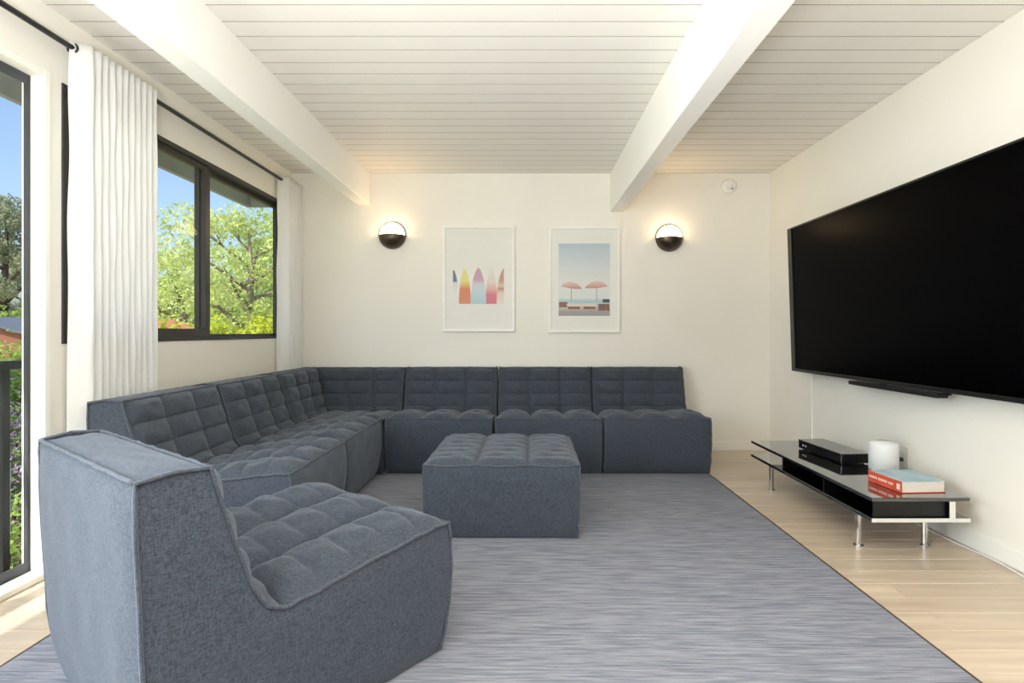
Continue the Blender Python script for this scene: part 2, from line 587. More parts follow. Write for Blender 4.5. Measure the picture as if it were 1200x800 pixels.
mesh_obj('casing', bm, 'trim_paint', d1)
boxo('threshold', 'trim_paint', d1, XL - 0.05, XL + 0.03, DY0, DY1 + 0.02, 0.0, 0.03, bev=0.004)

# window behind the viewer
w2 = thing('window_2', (0, 0, 0), 'wide dark framed window opposite the sofa', 'window', kind='structure')
bm = bmesh.new()
for a in ((-1.75, -1.7, 0.4, 2.3), (1.7, 1.75, 0.4, 2.3), (-1.7, 1.7, 0.4, 0.45), (-1.7, 1.7, 2.25, 2.3), (-0.02, 0.02, 0.45, 2.25)):
    box(bm, a[0], a[1], YF - 0.1, YF - 0.02, a[2], a[3])
mesh_obj('frame', bm, 'bronze_frame', w2)
for a in ((-1.7, -0.02), (0.02, 1.7)):
    boxo('pane', 'window_glass', w2, a[0], a[1], YF - 0.063, YF - 0.057, 0.45, 2.25)

# ------------------------------------------------------------------ setting: eave outside
EX, EY = -2.80, 5.72
ev = boxo('roof_eave', 'fascia_paint', None, EX, XR + 0.4, YF - 0.6, EY, ZC + 0.2, ZC + 0.26)
tag(ev, 'grey roof overhang above the window and glass door', 'roof eave', kind='structure')
bm = bmesh.new()
box(bm, EX, EX + 0.04, YF - 0.6, EY, 2.315, ZC + 0.2)
box(bm, EX + 0.04, XR + 0.4, EY - 0.04, EY, 2.315, ZC + 0.2)
mesh_obj('fascia', bm, 'fascia_paint', ev)
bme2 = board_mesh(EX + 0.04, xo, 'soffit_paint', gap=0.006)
y = y0 - BW * 3
while y < EY - 0.05:
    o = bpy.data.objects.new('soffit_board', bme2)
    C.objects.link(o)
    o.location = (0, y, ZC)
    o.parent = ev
    y += BW

# ------------------------------------------------------------------ rug
def rug():
    x0, x1, y0_, y1 = -1.64, 1.367, -0.1, 4.2
    r = thing('area_rug', (0, 0, 0), 'large blue-grey striated rug under the sofa and ottoman', 'rug')
    bm = bmesh.new()
    box(bm, x0 + 0.006, x1 - 0.006, y0_ + 0.006, y1 - 0.006, 0.0005, RUG, bev=0.003)
    mesh_obj('pile', bm, 'rug', r)
    bm = bmesh.new()
    z = 0.0062
    tube(bm, [(x0, y0_, z), (x1, y0_, z), (x1, y1, z), (x0, y1, z), (x0, y0_, z)], 0.0055, 8, cap=False)
    mesh_obj('binding', bm, 'rug_edge', r, True)
rug()

# ------------------------------------------------------------------ sofa modules
HW = 0.386            # half width of a module
PROF = [(0.150, 0.726), (0.160, 0.69), (0.174, 0.640), (0.200, 0.557), (0.226, 0.475), (0.252, 0.408), (0.285, 0.358),
        (0.33, 0.338), (0.42, 0.348), (0.54, 0.366), (0.72, 0.388), (0.84, 0.401), (0.900, 0.402)]
CREASE = 7            # index in PROF where backrest meets seat
REAR = [(0.075, 0.0), (0.045, 0.08), (0.022, 0.20), (0.010, 0.40), (0.002, 0.60), (0.0, 0.719)]
FRONT = [(0.862, 0.0), (0.885, 0.06), (0.906, 0.16), (0.914, 0.27), (0.908, 0.35), (0.900, 0.402)]

def poly_at(pts, t):
    """point at fraction t of a polyline's length"""
    ls = [math.dist(a, b) for a, b in zip(pts, pts[1:])]
    s = t * sum(ls)
    for (a, b), l in zip(zip(pts, pts[1:]), ls):
        if s <= l or (a, b) == (pts[-2], pts[-1]):
            k = min(1, s / l)
            return tuple(p + (q - p) * k for p, q in zip(a, b))
        s -= l

def smooth_line(pts, n):
    """Catmull-Rom resample"""
    out = []
    P = [pts[0]] + list(pts) + [pts[-1]]
    segs = len(pts) - 1
    for i in range(n + 1):
        u = i / n * segs
        k = min(int(u), segs - 1)
        t_ = u - k
        p0, p1, p2, p3 = P[k], P[k + 1], P[k + 2], P[k + 3]
        out.append(tuple(0.5 * (2 * b + (c - a) * t_ + (2 * a - 5 * b + 4 * c - d) * t_ ** 2 + (3 * b - a - 3 * c + d) * t_ ** 3)
                         for a, b, c, d in zip(p0, p1, p2, p3)))
    return out

BACK_LINE = smooth_line(PROF[:CREASE + 1], 40)
SEAT_LINE = smooth_line(PROF[CREASE:], 40)

def pad(u, v, cols, rows, hc, hr):
    """height of the quilting: deep seams between columns, lighter ones between rows"""
    w = (u * cols) % 1.0 if u < 1 else 1.0
    q = (v * rows) % 1.0 if v < 1 else 1.0
    pc = (max(0.0, 4 * w * (1 - w))) ** 0.54
    pr = (max(0.0, 4 * q * (1 - q))) ** 0.5
    return hc * pc * (1 - hr + hr * pr)

def normal2(line, j):
    a, b = line[max(j - 1, 0)], line[min(j + 1, len(line) - 1)]
    dy, dz = b[0] - a[0], b[1] - a[1]
    l = math.hypot(dy, dz)
    n = (-dz / l, dy / l)
    return n if n[1] > -0.2 and (n[0] > 0 or n[1] > 0) else (-n[0], -n[1])

def quilt(line, half, rows, hc, hr, fade0, fade1, nu=72, nv=80, seed=0.0, left=None):
    """quilted panel over a side profile; left(d) gives a mitred start on the left"""
    line = [poly_at(line, k / nv) for k in range(nv + 1)]
    bm = bmesh.new()
    def fn(u, v):
        j = round(v * nv)
        d, z = line[j]
        n = normal2(line, j)
        h = pad(u, v, 3, rows, hc, hr)
        e = 1.0
        if fade0: e *= min(1, (v / fade0)) ** 0.5
        if fade1: e *= min(1, ((1 - v) / fade1)) ** 0.5
        h = h * e * (1 + 0.12 * hashn(u * 3, v * 3, seed)) * (0.35 + 0.65 * min(1, u / 0.06, (1 - u) / 0.06))
        x0 = -half if left is None else left(d)
        x = x0 + (half - x0) * u
        return (x, d + n[0] * h, z + n[1] * h)
    grid(bm, fn, nu, nv)
    return bm

def side_profile():
    """bottom and top curves of the side panel as functions of fraction a"""
    top = [REAR[-1]] + [(0.075, 0.732)] + BACK_LINE + SEAT_LINE[1:]
    return top

def module_body(half):
    bm = bmesh.new()
    top = side_profile()
    rear_c = smooth_line(REAR, 24)
    front_c = smooth_line(FRONT, 24)
    na, nb = 60, 16
    def bottom(a):
        return (REAR[0][0] + (FRONT[0][0] - REAR[0][0]) * a, 0.0)
    top_pts = [poly_at(top, k / na) for k in range(na + 1)]
    y0_, y1 = top[0][0], top[-1][0]
    for s in (-1, 1):
        def fn(i, j):
            k = round(i * na)
            T = top_pts[k]
            a = (T[0] - y0_) / (y1 - y0_)
            B = bottom(a)
            p = [B[0] + (T[0] - B[0]) * j, B[1] + (T[1] - B[1]) * j]
            L, R_ = rear_c[min(24, round(j * 24))], front_c[min(24, round(j * 24))]
            l0 = REAR[0][0] + (REAR[-1][0] - REAR[0][0]) * j
            r0 = FRONT[0][0] + (FRONT[-1][0] - FRONT[0][0]) * j
            p[0] += (L[0] - l0) * (1 - a) ** 2 + (R_[0] - r0) * a ** 2
            ed = min(1, 9 * a) * min(1, 9 * (1 - a)) * min(1, 7 * j) * min(1, 7 * (1 - j))
            bul = 0.010 * ed ** 0.5 + 0.0025 * ed * hashn(p[0] * 1.5, p[1] * 1.5, s)
            return (s * (half + bul - 0.002), p[0], p[1])
        grid(bm, fn, na, nb)
    def sheet(line, bul, seed):
        n = len(line) - 1
        def fn(u, v):
            j = round(v * n)
            d, z = line[j]
            nn = normal2r(line, j)
            e = (min(1, 8 * u) * min(1, 8 * (1 - u)) * min(1, 6 * v) * min(1, 6 * (1 - v))) ** 0.5
            h = bul * e + 0.003 * e * hashn(u * 2, v * 2, seed)
            return (-half + 2 * half * u, d + nn[0] * h, z + nn[1] * h)
        grid(bm, fn, 30, n)
    def normal2r(line, j):
        a, b = line[max(j - 1, 0)], line[min(j + 1, len(line) - 1)]
        dy, dz = b[0] - a[0], b[1] - a[1]
        l = math.hypot(dy, dz)
        n_ = (-dz / l, dy / l)
        c = (0.5, 0.3)
        m_ = line[j]
        if (m_[0] - c[0]) * n_[0] + (m_[1] - c[1]) * n_[1] < 0:
            n_ = (-n_[0], -n_[1])
        return n_
    sheet(rear_c, 0.014, 1.0)
    sheet(front_c, 0.012, 2.0)
    sheet([(REAR[-1][0] + (0.150 - REAR[-1][0]) * k / 10, 0.719 + 0.007 * k / 10) for k in range(11)], 0.012, 3.0)
    vs = [bm.verts.new(p) for p in ((-half, REAR[0][0], 0), (half, REAR[0][0], 0), (half, FRONT[0][0], 0), (-half, FRONT[0][0], 0))]
    bm.faces.new(vs)
    bmesh.ops.remove_doubles(bm, verts=bm.verts[:], dist=0.0006)
    return bm

def wob(pts, amp=0.0022, seed=0.0):
    out = []
    for i, p in enumerate(pts):
        out.append((p[0] + amp * hashn(i * 0.31, 0.2, seed), p[1] + amp * hashn(i * 0.27, 1.1, seed + 1), p[2] + amp * hashn(i * 0.35, 2.3, seed + 2)))
    return out

def module_piping(half):
    bm = bmesh.new()
    r = 0.0052
    rear_c = smooth_line(REAR, 14)
    front_c = smooth_line(FRONT, 14)
    top = [(0.075, 0.733)] + BACK_LINE[::2] + SEAT_LINE[2::2]
    loop = rear_c + top + front_c[::-1][1:]
    for s in (-1, 1):
        tube(bm, wob([(s * (half + 0.001), d, z + (0.004 if 0.1 < z else 0)) for d, z in loop], seed=s), r, 6)
    for d, z, sd_ in ((0.0, 0.724, 3), (0.150, 0.730, 5), (0.901, 0.404, 7)):
        n = 30
        tube(bm, wob([(-half + 2 * half * k / n, d, z) for k in range(n + 1)], 0.003, sd_), r, 6)
    return bm

def make_module(name, label, cat, group):
    root = thing(name, (0, 0, 0), label, cat, group=group)
    mesh_obj('body', module_body(HW), 'sofa_fabric', root, True)
    mesh_obj('backrest', quilt(BACK_LINE, HW, 4, 0.040, 0.60, 0.06, 0.10, seed=1.0), 'sofa_fabric', root, True)
    mesh_obj('seat', quilt(SEAT_LINE, HW, 5, 0.058, 0.28, 0.07, 0.20, seed=2.0), 'sofa_fabric', root, True)
    mesh_obj('piping', module_piping(HW), 'piping_fabric', root, True)
    return root

SZ = RUG + 0.0045
ch = make_module('lounge_chair', 'armless charcoal quilted lounge chair standing apart with its back to the glass door', 'chair', None)
ch.location = (-1.112, 1.412, SZ)
ch.rotation_euler.z = -math.atan2(0.628, 0.777) + math.radians(0.7)
SG = 'quilted modules of the corner sofa'
def place(label, loc, rz):
    o = copy_tree(ch)
    o.name = 'sofa_module'
    o.location = loc
    o.rotation_euler.z = rz
    tag(o, label, 'sofa module', SG)
    return o
YS = 5.032
place('charcoal quilted sofa seat along the framed-print wall, next to the corner seat', (-0.625, YS, SZ), PI)
place('middle of the three straight charcoal sofa seats along the framed-print wall', (0.180, YS, SZ), PI)
place('end seat of the charcoal sofa, beside the bare wall corner and black bench', (0.980, YS, SZ), PI)
XS = -1.946
place('charcoal sofa seat along the window wall at the free end beside the long curtain', (XS, 2.907, SZ), -PI / 2)
place('charcoal sofa seat along the window wall between end seat and corner seat', (XS, 3.707, SZ), -PI / 2)

def corner_module():
    S = 0.908
    root = thing('sofa_corner_module', (XS, YS, SZ), 'charcoal quilted corner seat with backrests on two sides', 'sofa module', group=SG)
    # local: rear wall along y=0 facing -y, side wall along x=0 facing +x
    bm = bmesh.new()
    back = [(d, z - 0.004) for d, z in BACK_LINE]
    prof = [(0.03, 0.0), (0.0, 0.3), (0.0, 0.719), (0.075, 0.732)] + back[::4] + [(0.33, 0.0)]
    for flip in (False, True):
        b2 = bmesh.new()
        def P(d, z, w):
            return (w, -d, z) if not flip else (d, -w, z)
        r0 = [b2.verts.new(P(d, z, 0.0)) for d, z in prof]
        r1 = [b2.verts.new(P(d, z, S)) for d, z in prof]
        n = len(prof)
        for k in range(n):
            b2.faces.new((r0[k], r0[(k + 1) % n], r1[(k + 1) % n], r1[k]))
        b2.faces.new(r0)
        b2.faces.new(r1[::-1])
        bmesh.ops.recalc_face_normals(b2, faces=b2.faces[:])
        merge(bm, b2)
    box(bm, 0.03, S, -S, -0.03, 0.0, 0.335, bev=0.01, seg=2)
    bm2 = bm
    mesh_obj('body', bm2, 'sofa_fabric', root)
    for flip in (False, True):
        b2 = quilt(BACK_LINE, S, 4, 0.040, 0.60, 0.06, 0, seed=4.0 + flip, left=lambda d: d)
        for v in b2.verts:
            x, d, z = v.co
            v.co = (x, -d, z) if not flip else (d, -x, z)
        mesh_obj('backrest', b2, 'sofa_fabric', root, True)
    b2 = bmesh.new()
    a = 0.275
    def fn(u, v):
        h = pad(u, v, 3, 4, 0.040, 0.35)
        e = (min(1, u / 0.05) * min(1, (1 - u) / 0.05) * min(1, (1 - v) / 0.06) * min(1, v / 0.05)) ** 0.5
        x = a + (S - a) * u
        yy = a + (S - a) * v
        z = 0.343 + 0.058 * (min(u, v)) ** 0.9
        return (x, -yy, z + h * e)
    grid(b2, fn, 60, 60)
    mesh_obj('seat', b2, 'sofa_fabric', root, True)
    b2 = bmesh.new()
    for pts in ([(0.15, -0.15, 0.730), (S, -0.15, 0.730)], [(0.15, -0.15, 0.730), (0.15, -S, 0.730)],
                [(0.0, 0.0, 0.724), (S, 0.0, 0.724)], [(0.0, 0.0, 0.724), (0.0, -S, 0.724)],
                [(S, -S, 0.403), (S, -0.3, 0.35)], [(S, -S, 0.403), (0.3, -S, 0.35)]):
        p0, p1 = Vector(pts[0]), Vector(pts[1])
        tube(b2, wob([tuple(p0.lerp(p1, k / 24)) for k in range(25)], 0.002, p0.x), 0.0052, 6)
    tube(b2, [(S, -d, z + 0.004) for d, z in BACK_LINE], 0.0052, 6)
    tube(b2, [(d, -S, z + 0.004) for d, z in BACK_LINE], 0.0052, 6)
    tube(b2, [(S, -S, 0.0), (S, -S, 0.403)], 0.0052, 6)
    mesh_obj('piping', b2, 'piping_fabric', root, True)
corner_module()

# ------------------------------------------------------------------ ottoman
def ottoman():
    S, HT = 0.395, 0.362
    cx, cy = -0.108, 3.245
    root = thing('ottoman', (cx, cy, SZ), 'square charcoal quilted ottoman standing alone on the rug', 'ottoman', rz=math.radians(-0.8))
    bm = bmesh.new()
    for k in range(4):
        ca, sa = [(1, 0), (0, 1), (-1, 0), (0, -1)][k]
        def fn(u, v):
            e = (min(1, 7 * u) * min(1, 7 * (1 - u)) * min(1, 5 * v) * min(1, 5 * (1 - v))) ** 0.5
            inset = -0.012 * (1 - v) ** 2
            d = S + inset + 0.012 * e + 0.003 * e * hashn(u * 2.2, v * 2, k)
            if v > 0.75:                      # gathers under the top seam
                d += 0.0018 * math.sin(u * 95 + 2 * math.sin(u * 9)) * (v - 0.75) * (1 - v) * 40 * e
            w = (S + inset) * (2 * u - 1)
            z = HT * v - 0.006 * math.cos(3 * PI * (2 * u - 1)) * v * 0.6
            return (ca * d - sa * w, sa * d + ca * w, z)
        grid(bm, fn, 60, 24)
    vs = [bm.verts.new(p) for p in ((-S + .012, -S + .012, 0), (S - .012, -S + .012, 0), (S - .012, S - .012, 0), (-S + .012, S - .012, 0))]
    bm.faces.new(vs)
    bmesh.ops.remove_doubles(bm, verts=bm.verts[:], dist=0.0006)
    mesh_obj('body', bm, 'sofa_fabric', root, True)
    bm = bmesh.new()
    def fn(u, v):
        h = pad(u, v, 3, 7, 0.036, 0.18)
        e = (min(1, u / 0.045) * min(1, (1 - u) / 0.045) * min(1, v / 0.055) * min(1, (1 - v) / 0.055)) ** 0.5
        edge = 0.006 * (math.cos(3 * PI * (2 * u - 1))) * 0.6
        return (S * (2 * u - 1), S * (2 * v - 1), HT - edge + h * e * (1 + 0.12 * hashn(u * 3, v * 4, 9.0)) + 0.006 * math.sin(PI * u) * math.sin(PI * v))
    grid(bm, fn, 84, 98)
    mesh_obj('top_cushion', bm, 'sofa_fabric', root, True)
    bm = bmesh.new()
    n = 40
    ring = []
    for k, (ca, sa) in enumerate(((1, 0), (0, 1), (-1, 0), (0, -1))):
        for i in range(n):
            w = S * (2 * i / n - 1)
            ring.append((ca * S - sa * w, sa * S + ca * w, HT + 0.001 - 0.0036 * math.cos(3 * PI * (2 * i / n - 1))))
    tube(bm, wob(ring + ring[:1], 0.002, 4.0), 0.0055, 6, cap=False)
    for sx in (-1, 1):
        for sy in (-1, 1):
            tube(bm, wob([(sx * (S - 0.012 * (1 - k / 16) ** 2), sy * (S - 0.012 * (1 - k / 16) ** 2), HT * k / 16) for k in range(17)], 0.002, sx + sy * 2), 0.0055, 6)
    mesh_obj('piping', bm, 'piping_fabric', root, True)
ottoman()

# ------------------------------------------------------------------ television and sound bar
def television():
    y0_, y1, z0, z1 = 2.16, 4.375, 0.757, 1.853
    ym, zm = (y0_ + y1) / 2, (z0 + z1) / 2
    root = thing('television', (2.085, ym, z0), 'huge black flat television hung on the wall above the bench', 'television')
    piv = Vector((2.062, ym, z0))
    def bo(name, m, par, xa, xb, ya, yb, za, zb, bev=0.003):
        return boxo(name, m, par, xa - piv.x, xb - piv.x, ya - ym, yb - ym, za - z0, zb - z0, bev=bev)
    bo('housing', 'tv_plastic', root, 2.066, 2.115, y0_ + 0.004, y1 - 0.004, z0 + 0.004, z1 - 0.004)
    bm = bmesh.new()
    for a in ((y0_, y1, z0, z0 + 0.022), (y0_, y1, z1 - 0.012, z1), (y0_, y0_ + 0.02, z0 + 0.022, z1 - 0.012), (y1 - 0.062, y1, z0 + 0.022, z1 - 0.012)):
        box(bm, 2.050 - piv.x, 2.066 - piv.x, a[0] - ym, a[1] - ym, a[2] - z0, a[3] - z0, bev=0.002)
    mesh_obj('bezel', bm, 'tv_plastic', root)
    bo('screen', 'tv_screen', root, 2.056, 2.0655, y0_ + 0.02, y1 - 0.062, z0 + 0.022, z1 - 0.012, bev=0.0)
    bo('wall_mount', 'tv_plastic', root, 2.11, XR - 0.03, ym - 0.3, ym + 0.3, zm - 0.16, zm + 0.16)
    root.rotation_euler = (0, math.radians(-1.9), 0)
    sb = thing('sound_bar', (2.085, 3.17, 0.725), 'slim black sound bar just below the television', 'sound bar')
    bm = bmesh.new()
    box(bm, -0.025, 0.035, -0.35, 0.42, 0.0, 0.024, bev=0.005, seg=2)
    mesh_obj('bar', bm, 'tv_plastic', sb)
    for yy in (-0.25, 0.27):
        boxo('bracket', 'tv_plastic', sb, 0.03, XR - 2.085 - 0.002, yy - 0.02, yy + 0.02, 0.006, 0.016)
television()
cc = thing('cord_cover', (XR - 0.005, 4.30, 0.08), 'thin white cord cover running down the wall below the television', 'cord cover')
boxo('channel', 'trim_paint', cc, -0.006, 0.004, -0.008, 0.008, 0.005, 0.70, bev=0.002)
boxo('end_cap', 'white_plastic', cc, -0.008, 0.004, -0.011, 0.011, 0.0, 0.02, bev=0.002)

# ------------------------------------------------------------------ glass bench
BX0, BX1, BY0, BY1, BT = 1.628, 2.09, 2.645, 4.05, 0.280
def bench():
    root = thing('media_bench', ((BX0 + BX1) / 2, (BY0 + BY1) / 2, 0), 'low black glass two-tier media bench on chrome legs below the television', 'bench')
    ox, oy = root.location.x, root.location.y
    def bo(name, m, par, xa, xb, ya, yb, za, zb, bev=0.0015):
        return boxo(name, m, par, xa - ox, xb - ox, ya - oy, yb - oy, za, zb, bev=bev)
    bo('glass_top', 'black_glass', root, BX0, BX1, BY0, BY1, BT - 0.018, BT)
    sh = bo('lower_shelf', 'black_glass', root, BX0, BX1, BY0, BY1, 0.166, 0.184)
    e = bo('edge_strip', 'silver_edge', sh, BX0, BX1, BY0 - 0.003, BY0 - 0.0001, 0.166, 0.184, bev=0.0005)
    bo('back_panel', 'black_lacquer', root, 2.0, 2.02, BY0 + 0.004, 3.59, 0.184, BT - 0.018)
    bo('back_panel_edge', 'silver_edge', root, 1.995, 2.022, BY0 + 0.0005, BY0 + 0.004, 0.184, BT - 0.018, bev=0.0005)
    for yy in (3.59, 3.10):
        bo('divider', 'black_lacquer', root, BX0 + 0.012, 2.0, yy - 0.012, yy, 0.184, BT - 0.018)
    bo('compartment_lining', 'black_lacquer', root, BX0 + 0.02, 2.0, BY0 + 0.02, BY0 + 0.03, 0.184, BT - 0.018)
    for xx in (1.658, 1.985):
        for yy in (2.80, 3.785):
            bm = bmesh.new()
            lathe(bm, [(0.0, 0), (0.024, 0), (0.024, 0.005), (0.0145, 0.007), (0.0145, 0.160), (0.022, 0.161), (0.022, 0.166), (0, 0.166)], 20, (xx - ox, yy - oy, 0))
            mesh_obj('leg', bm, 'chrome', root, False)
bench()

def cable_box():
    z = BT
    root = thing('cable_box', (1.93, 3.545, z + 0.001), 'flat black set-top box on the bench beside the round white speaker', 'set-top box', rz=math.radians(3.5))
    boxo('body', 'box_black', root, -0.085, 0.085, -0.23, 0.23, 0.006, 0.058, bev=0.003)
    boxo('lid', 'box_top', root, -0.087, 0.087, -0.232, 0.232, 0.058, 0.062, bev=0.001)
    for yy in (-0.2, 0.2):
        for xx in (-0.06, 0.06):
            bm = bmesh.new()
            lathe(bm, [(0, 0), (0.012, 0), (0.012, 0.006), (0, 0.006)], 12, (xx, yy, 0))
            mesh_obj('foot', bm, 'box_black', root)
    for yy in (0.135, 0.165):
        boxo('display_light', 'white_plastic', root, -0.0858, -0.085, yy, yy + 0.014, 0.026, 0.036)
cable_box()

def speaker():
    root = thing('smart_speaker', (2.018, 3.17, BT + 0.001), 'round white fabric speaker standing behind the red-spined book', 'speaker')
    bm = bmesh.new()
    R_ = 0.074
    lathe(bm, [(0, 0), (R_ - 0.008, 0), (R_, 0.008), (R_, 0.145), (R_ - 0.004, 0.156), (R_ - 0.012, 0.161), (0, 0.161)], 40)
    mesh_obj('body', bm, 'speaker_mesh', root, True)
    bm = bmesh.new()
    lathe(bm, [(0, 0.1615), (R_ - 0.02, 0.1615), (R_ - 0.02, 0.163), (0, 0.163)], 36)
    mesh_obj('top_disc', bm, 'white_plastic', root, True)
speaker()

def wall_plug():
    root = thing('power_plug', (XR - 0.004, 3.06, 0.345), 'small white outlet with black plug on the wall above the bench', 'power plug')
    root.location = (XR, 3.26, 0.34)
    boxo('cover_plate', 'white_plastic', root, -0.006, -0.0005, -0.04, 0.04, -0.06, 0.06, bev=0.002)
    bm = bmesh.new()
    lathe(bm, [(0, 0), (0.012, 0), (0.012, 0.03), (0.008, 0.034), (0, 0.034)], 16)
    for v in bm.verts:
        v.co = (-0.006 - v.co.z, v.co.y + 0.012, v.co.x - 0.02)
    mesh_obj('plug', bm, 'dark_dot', root)
wall_plug()

def book():
    root = thing('book', (1.92, 2.84, BT + 0.001), 'thick hardcover book with red spine and pale blue cover on the bench', 'book', rz=math.radians(4))
    w, l, h = 0.112, 0.118, 0.055
    boxo('pages', 'book_pages', root, -w + 0.004, w - 0.006, -l + 0.004, l - 0.004, 0.003, h - 0.003)
    boxo('cover', 'book_cover', root, -w, w, -l, l, h - 0.003, h, bev=0.0008)
    boxo('back_cover', 'book_red', root, -w, w, -l, l, 0, 0.003, bev=0.0008)
    sp = boxo('spine', 'book_red', root, -w - 0.004, -w + 0.002, -l, l, 0, h, bev=0.0015)
    random.seed(3)
    yy = l - 0.012
    while yy > -l + 0.06:                  # row of title letters, too small to read in the photograph
        ww = random.choice((0.007, 0.008, 0.010))
        boxo('title_letter', 'book_text', sp, -w - 0.0046, -w - 0.004, yy - ww, yy, 0.024, 0.036)
        yy -= ww + (0.004 if random.random() < 0.75 else 0.010)
    boxo('publisher_mark', 'book_text', sp, -w - 0.0046, -w - 0.004, -l + 0.008, -l + 0.030, 0.014, 0.042)
book()

# white cord along the baseboard
bm = bmesh.new()
pts = []
for k in range(70):
    f = k / 69
    yy = 3.3 - 1.65 * f
    pts.append((XR - 0.026 - 0.012 * (1 + math.sin(yy * 9)) - 0.02 * f * (1 + math.sin(yy * 5.3 + 1)) * 0.6, yy, 0.0045 + 0.002 * (1 + math.sin(yy * 13))))
tube(bm, pts, 0.0042, 8)
o = mesh_obj('extension_cord', bm, 'white_plastic', None, True)
tag(o, 'white extension cord lying along the baseboard past the bench', 'cord')

# ------------------------------------------------------------------ wall lights
def sconce(x, z, label):
    root = thing('wall_sconce', (x, YB, z), label, 'wall light', group='wall lights beside the framed prints')
    R_ = 0.122
    bm = bmesh.new()
    lathe(bm, [(0, 0.001), (R_ - 0.004, 0.001), (R_, 0.003), (R_, 0.012), (R_ - 0.003, 0.015), (R_ - 0.009, 0.015), (R_ - 0.009, 0.008), (0, 0.008)], 48, axis='y')
    mesh_obj('back_plate', bm, 'sconce_metal', root, True)
    def cap(r, h0, a0, a1, depth):
        b = bmesh.new()
        prof = [(r * math.cos(PI / 2 * k / 12), h0 + depth * math.sin(PI / 2 * k / 12)) for k in range(13)]
        lathe(b, prof, 32, axis='y', ang=a1 - a0, start=a0)
        return b
    b = cap(R_ - 0.010, 0.010, 0.02, PI - 0.02, 0.085)
    mesh_obj('diffuser', b, 'sconce_glow', root, True)
    b = cap(R_ - 0.002, 0.012, PI, 2 * PI, 0.105)
    # close the shade's top so that it reads as a solid half dome
    vs = [b.verts.new(((R_ - 0.002) * math.cos(PI * k / 24), -(0.012 + 0.105 * math.sin(PI * k / 24)), 0.0)) for k in range(25)]
    b.faces.new(vs)
    mesh_obj('shade', b, 'sconce_metal', root, False)
    return root
sconce(-1.175, 1.918, 'round dark half-dome wall light under the window-side beam, left without warm halo on board ceiling')['label'] = 'lit dark half-dome wall light between the window and the surfboard print'
sconce(1.297, 1.895, 'lit dark half-dome wall light between the beach umbrella print and the smoke detector')

# ------------------------------------------------------------------ framed prints
def picture(x0, x1, z0, z1, label):
    cx = (x0 + x1) / 2
    root = thing('framed_print', (cx, YB, z0), label, 'framed print')
    w, h, t_, d = (x1 - x0) / 2, z1 - z0, 0.02, 0.03
    bm = bmesh.new()
    for a in ((-w, w, 0, t_), (-w, w, h - t_, h), (-w, -w + t_, t_, h - t_), (w - t_, w, t_, h - t_)):
        box(bm, a[0], a[1], -d, -0.002, a[2], a[3], bev=0.0015)
    mesh_obj('frame', bm, 'picture_frame', root)
    bo = boxo('mat_board', 'mat_board', root, -w + t_, w - t_, -0.012, -0.003, t_, h - t_)
    return root, cx, z0
def flat(name, pts, m, parent, lift):
    """a printed shape lying on the mat board: pts are (x, z)"""
    bm = bmesh.new()
    vs = [bm.verts.new((x, -0.012 - lift, z)) for x, z in pts]
    f = bm.faces.new(vs)
    ex = bmesh.ops.extrude_face_region(bm, geom=[f])
    for v in ex['geom']:
        if isinstance(v, bmesh.types.BMVert):
            v.co.y += lift * 0.9
    return mesh_obj(name, bm, m, parent)
K = YB / F
def wx(px): return (px - PX) * K
def wz(py): return H + (PY - py) * K

p1, cx, z0 = picture(wx(519.5), wx(603), wz(388.5), wz(265), 'white framed print of colourful surfboards')
def board_shape(xa, xb, ytop, ybot, clip0=-1e9, clip1=1e9):
    c, hw = (xa + xb) / 2, (xb - xa) / 2
    L_, R2 = [], []
    for k in range(13):
        f = k / 12
        ww = hw * (math.sin(f * PI / 2) ** 0.8)
        yy = ytop + (ybot - ytop) * (f ** 1.25)
        L_.append((max(clip0, min(clip1, c - ww)), yy))
        R2.append((max(clip0, min(clip1, c + ww)), yy))
    return [(wx(a) - cx, wz(b) - z0) for a, b in R2 + L_[::-1][:-1]]
ramp_mat('board_navy', [(0.0, (236, 236, 234)), (0.5, (214, 216, 226)), (0.54, (84, 90, 134)), (1.0, (84, 90, 134))])
ramp_mat('board_yellow', [(0.0, (212, 120, 88)), (0.42, (212, 108, 66)), (0.52, (226, 170, 80)), (0.62, (228, 216, 110)), (1.0, (228, 218, 126))])
ramp_mat('board_purple', [(0.0, (166, 196, 214)), (0.4, (190, 214, 222)), (0.56, (206, 200, 214)), (0.66, (196, 144, 176)), (1.0, (186, 146, 170))])
ramp_mat('board_pink', [(0.0, (204, 88, 104)), (0.26, (206, 98, 110)), (0.42, (222, 158, 154)), (0.62, (226, 214, 200)), (1.0, (222, 220, 206))])
ramp_mat('board_brown', [(0.0, (232, 220, 206)), (0.3, (228, 206, 190)), (0.42, (178, 112, 92)), (0.5, (226, 190, 166)), (0.66, (190, 130, 108)), (1.0, (170, 134, 116))])
flat('surfboard_navy', board_shape(526.5, 537, 316, 346, clip0=531), 'board_navy', p1, 0.0006)
flat('surfboard_yellow', board_shape(538, 552, 314.5, 356), 'board_yellow', p1, 0.0006)
flat('surfboard_pink', board_shape(569, 583, 315, 356), 'board_pink', p1, 0.0006)
flat('surfboard_brown', board_shape(582, 599, 314, 356, clip1=590.5), 'board_brown', p1, 0.0009)
flat('surfboard_purple', board_shape(551.5, 570, 313.5, 356), 'board_purple', p1, 0.0012)

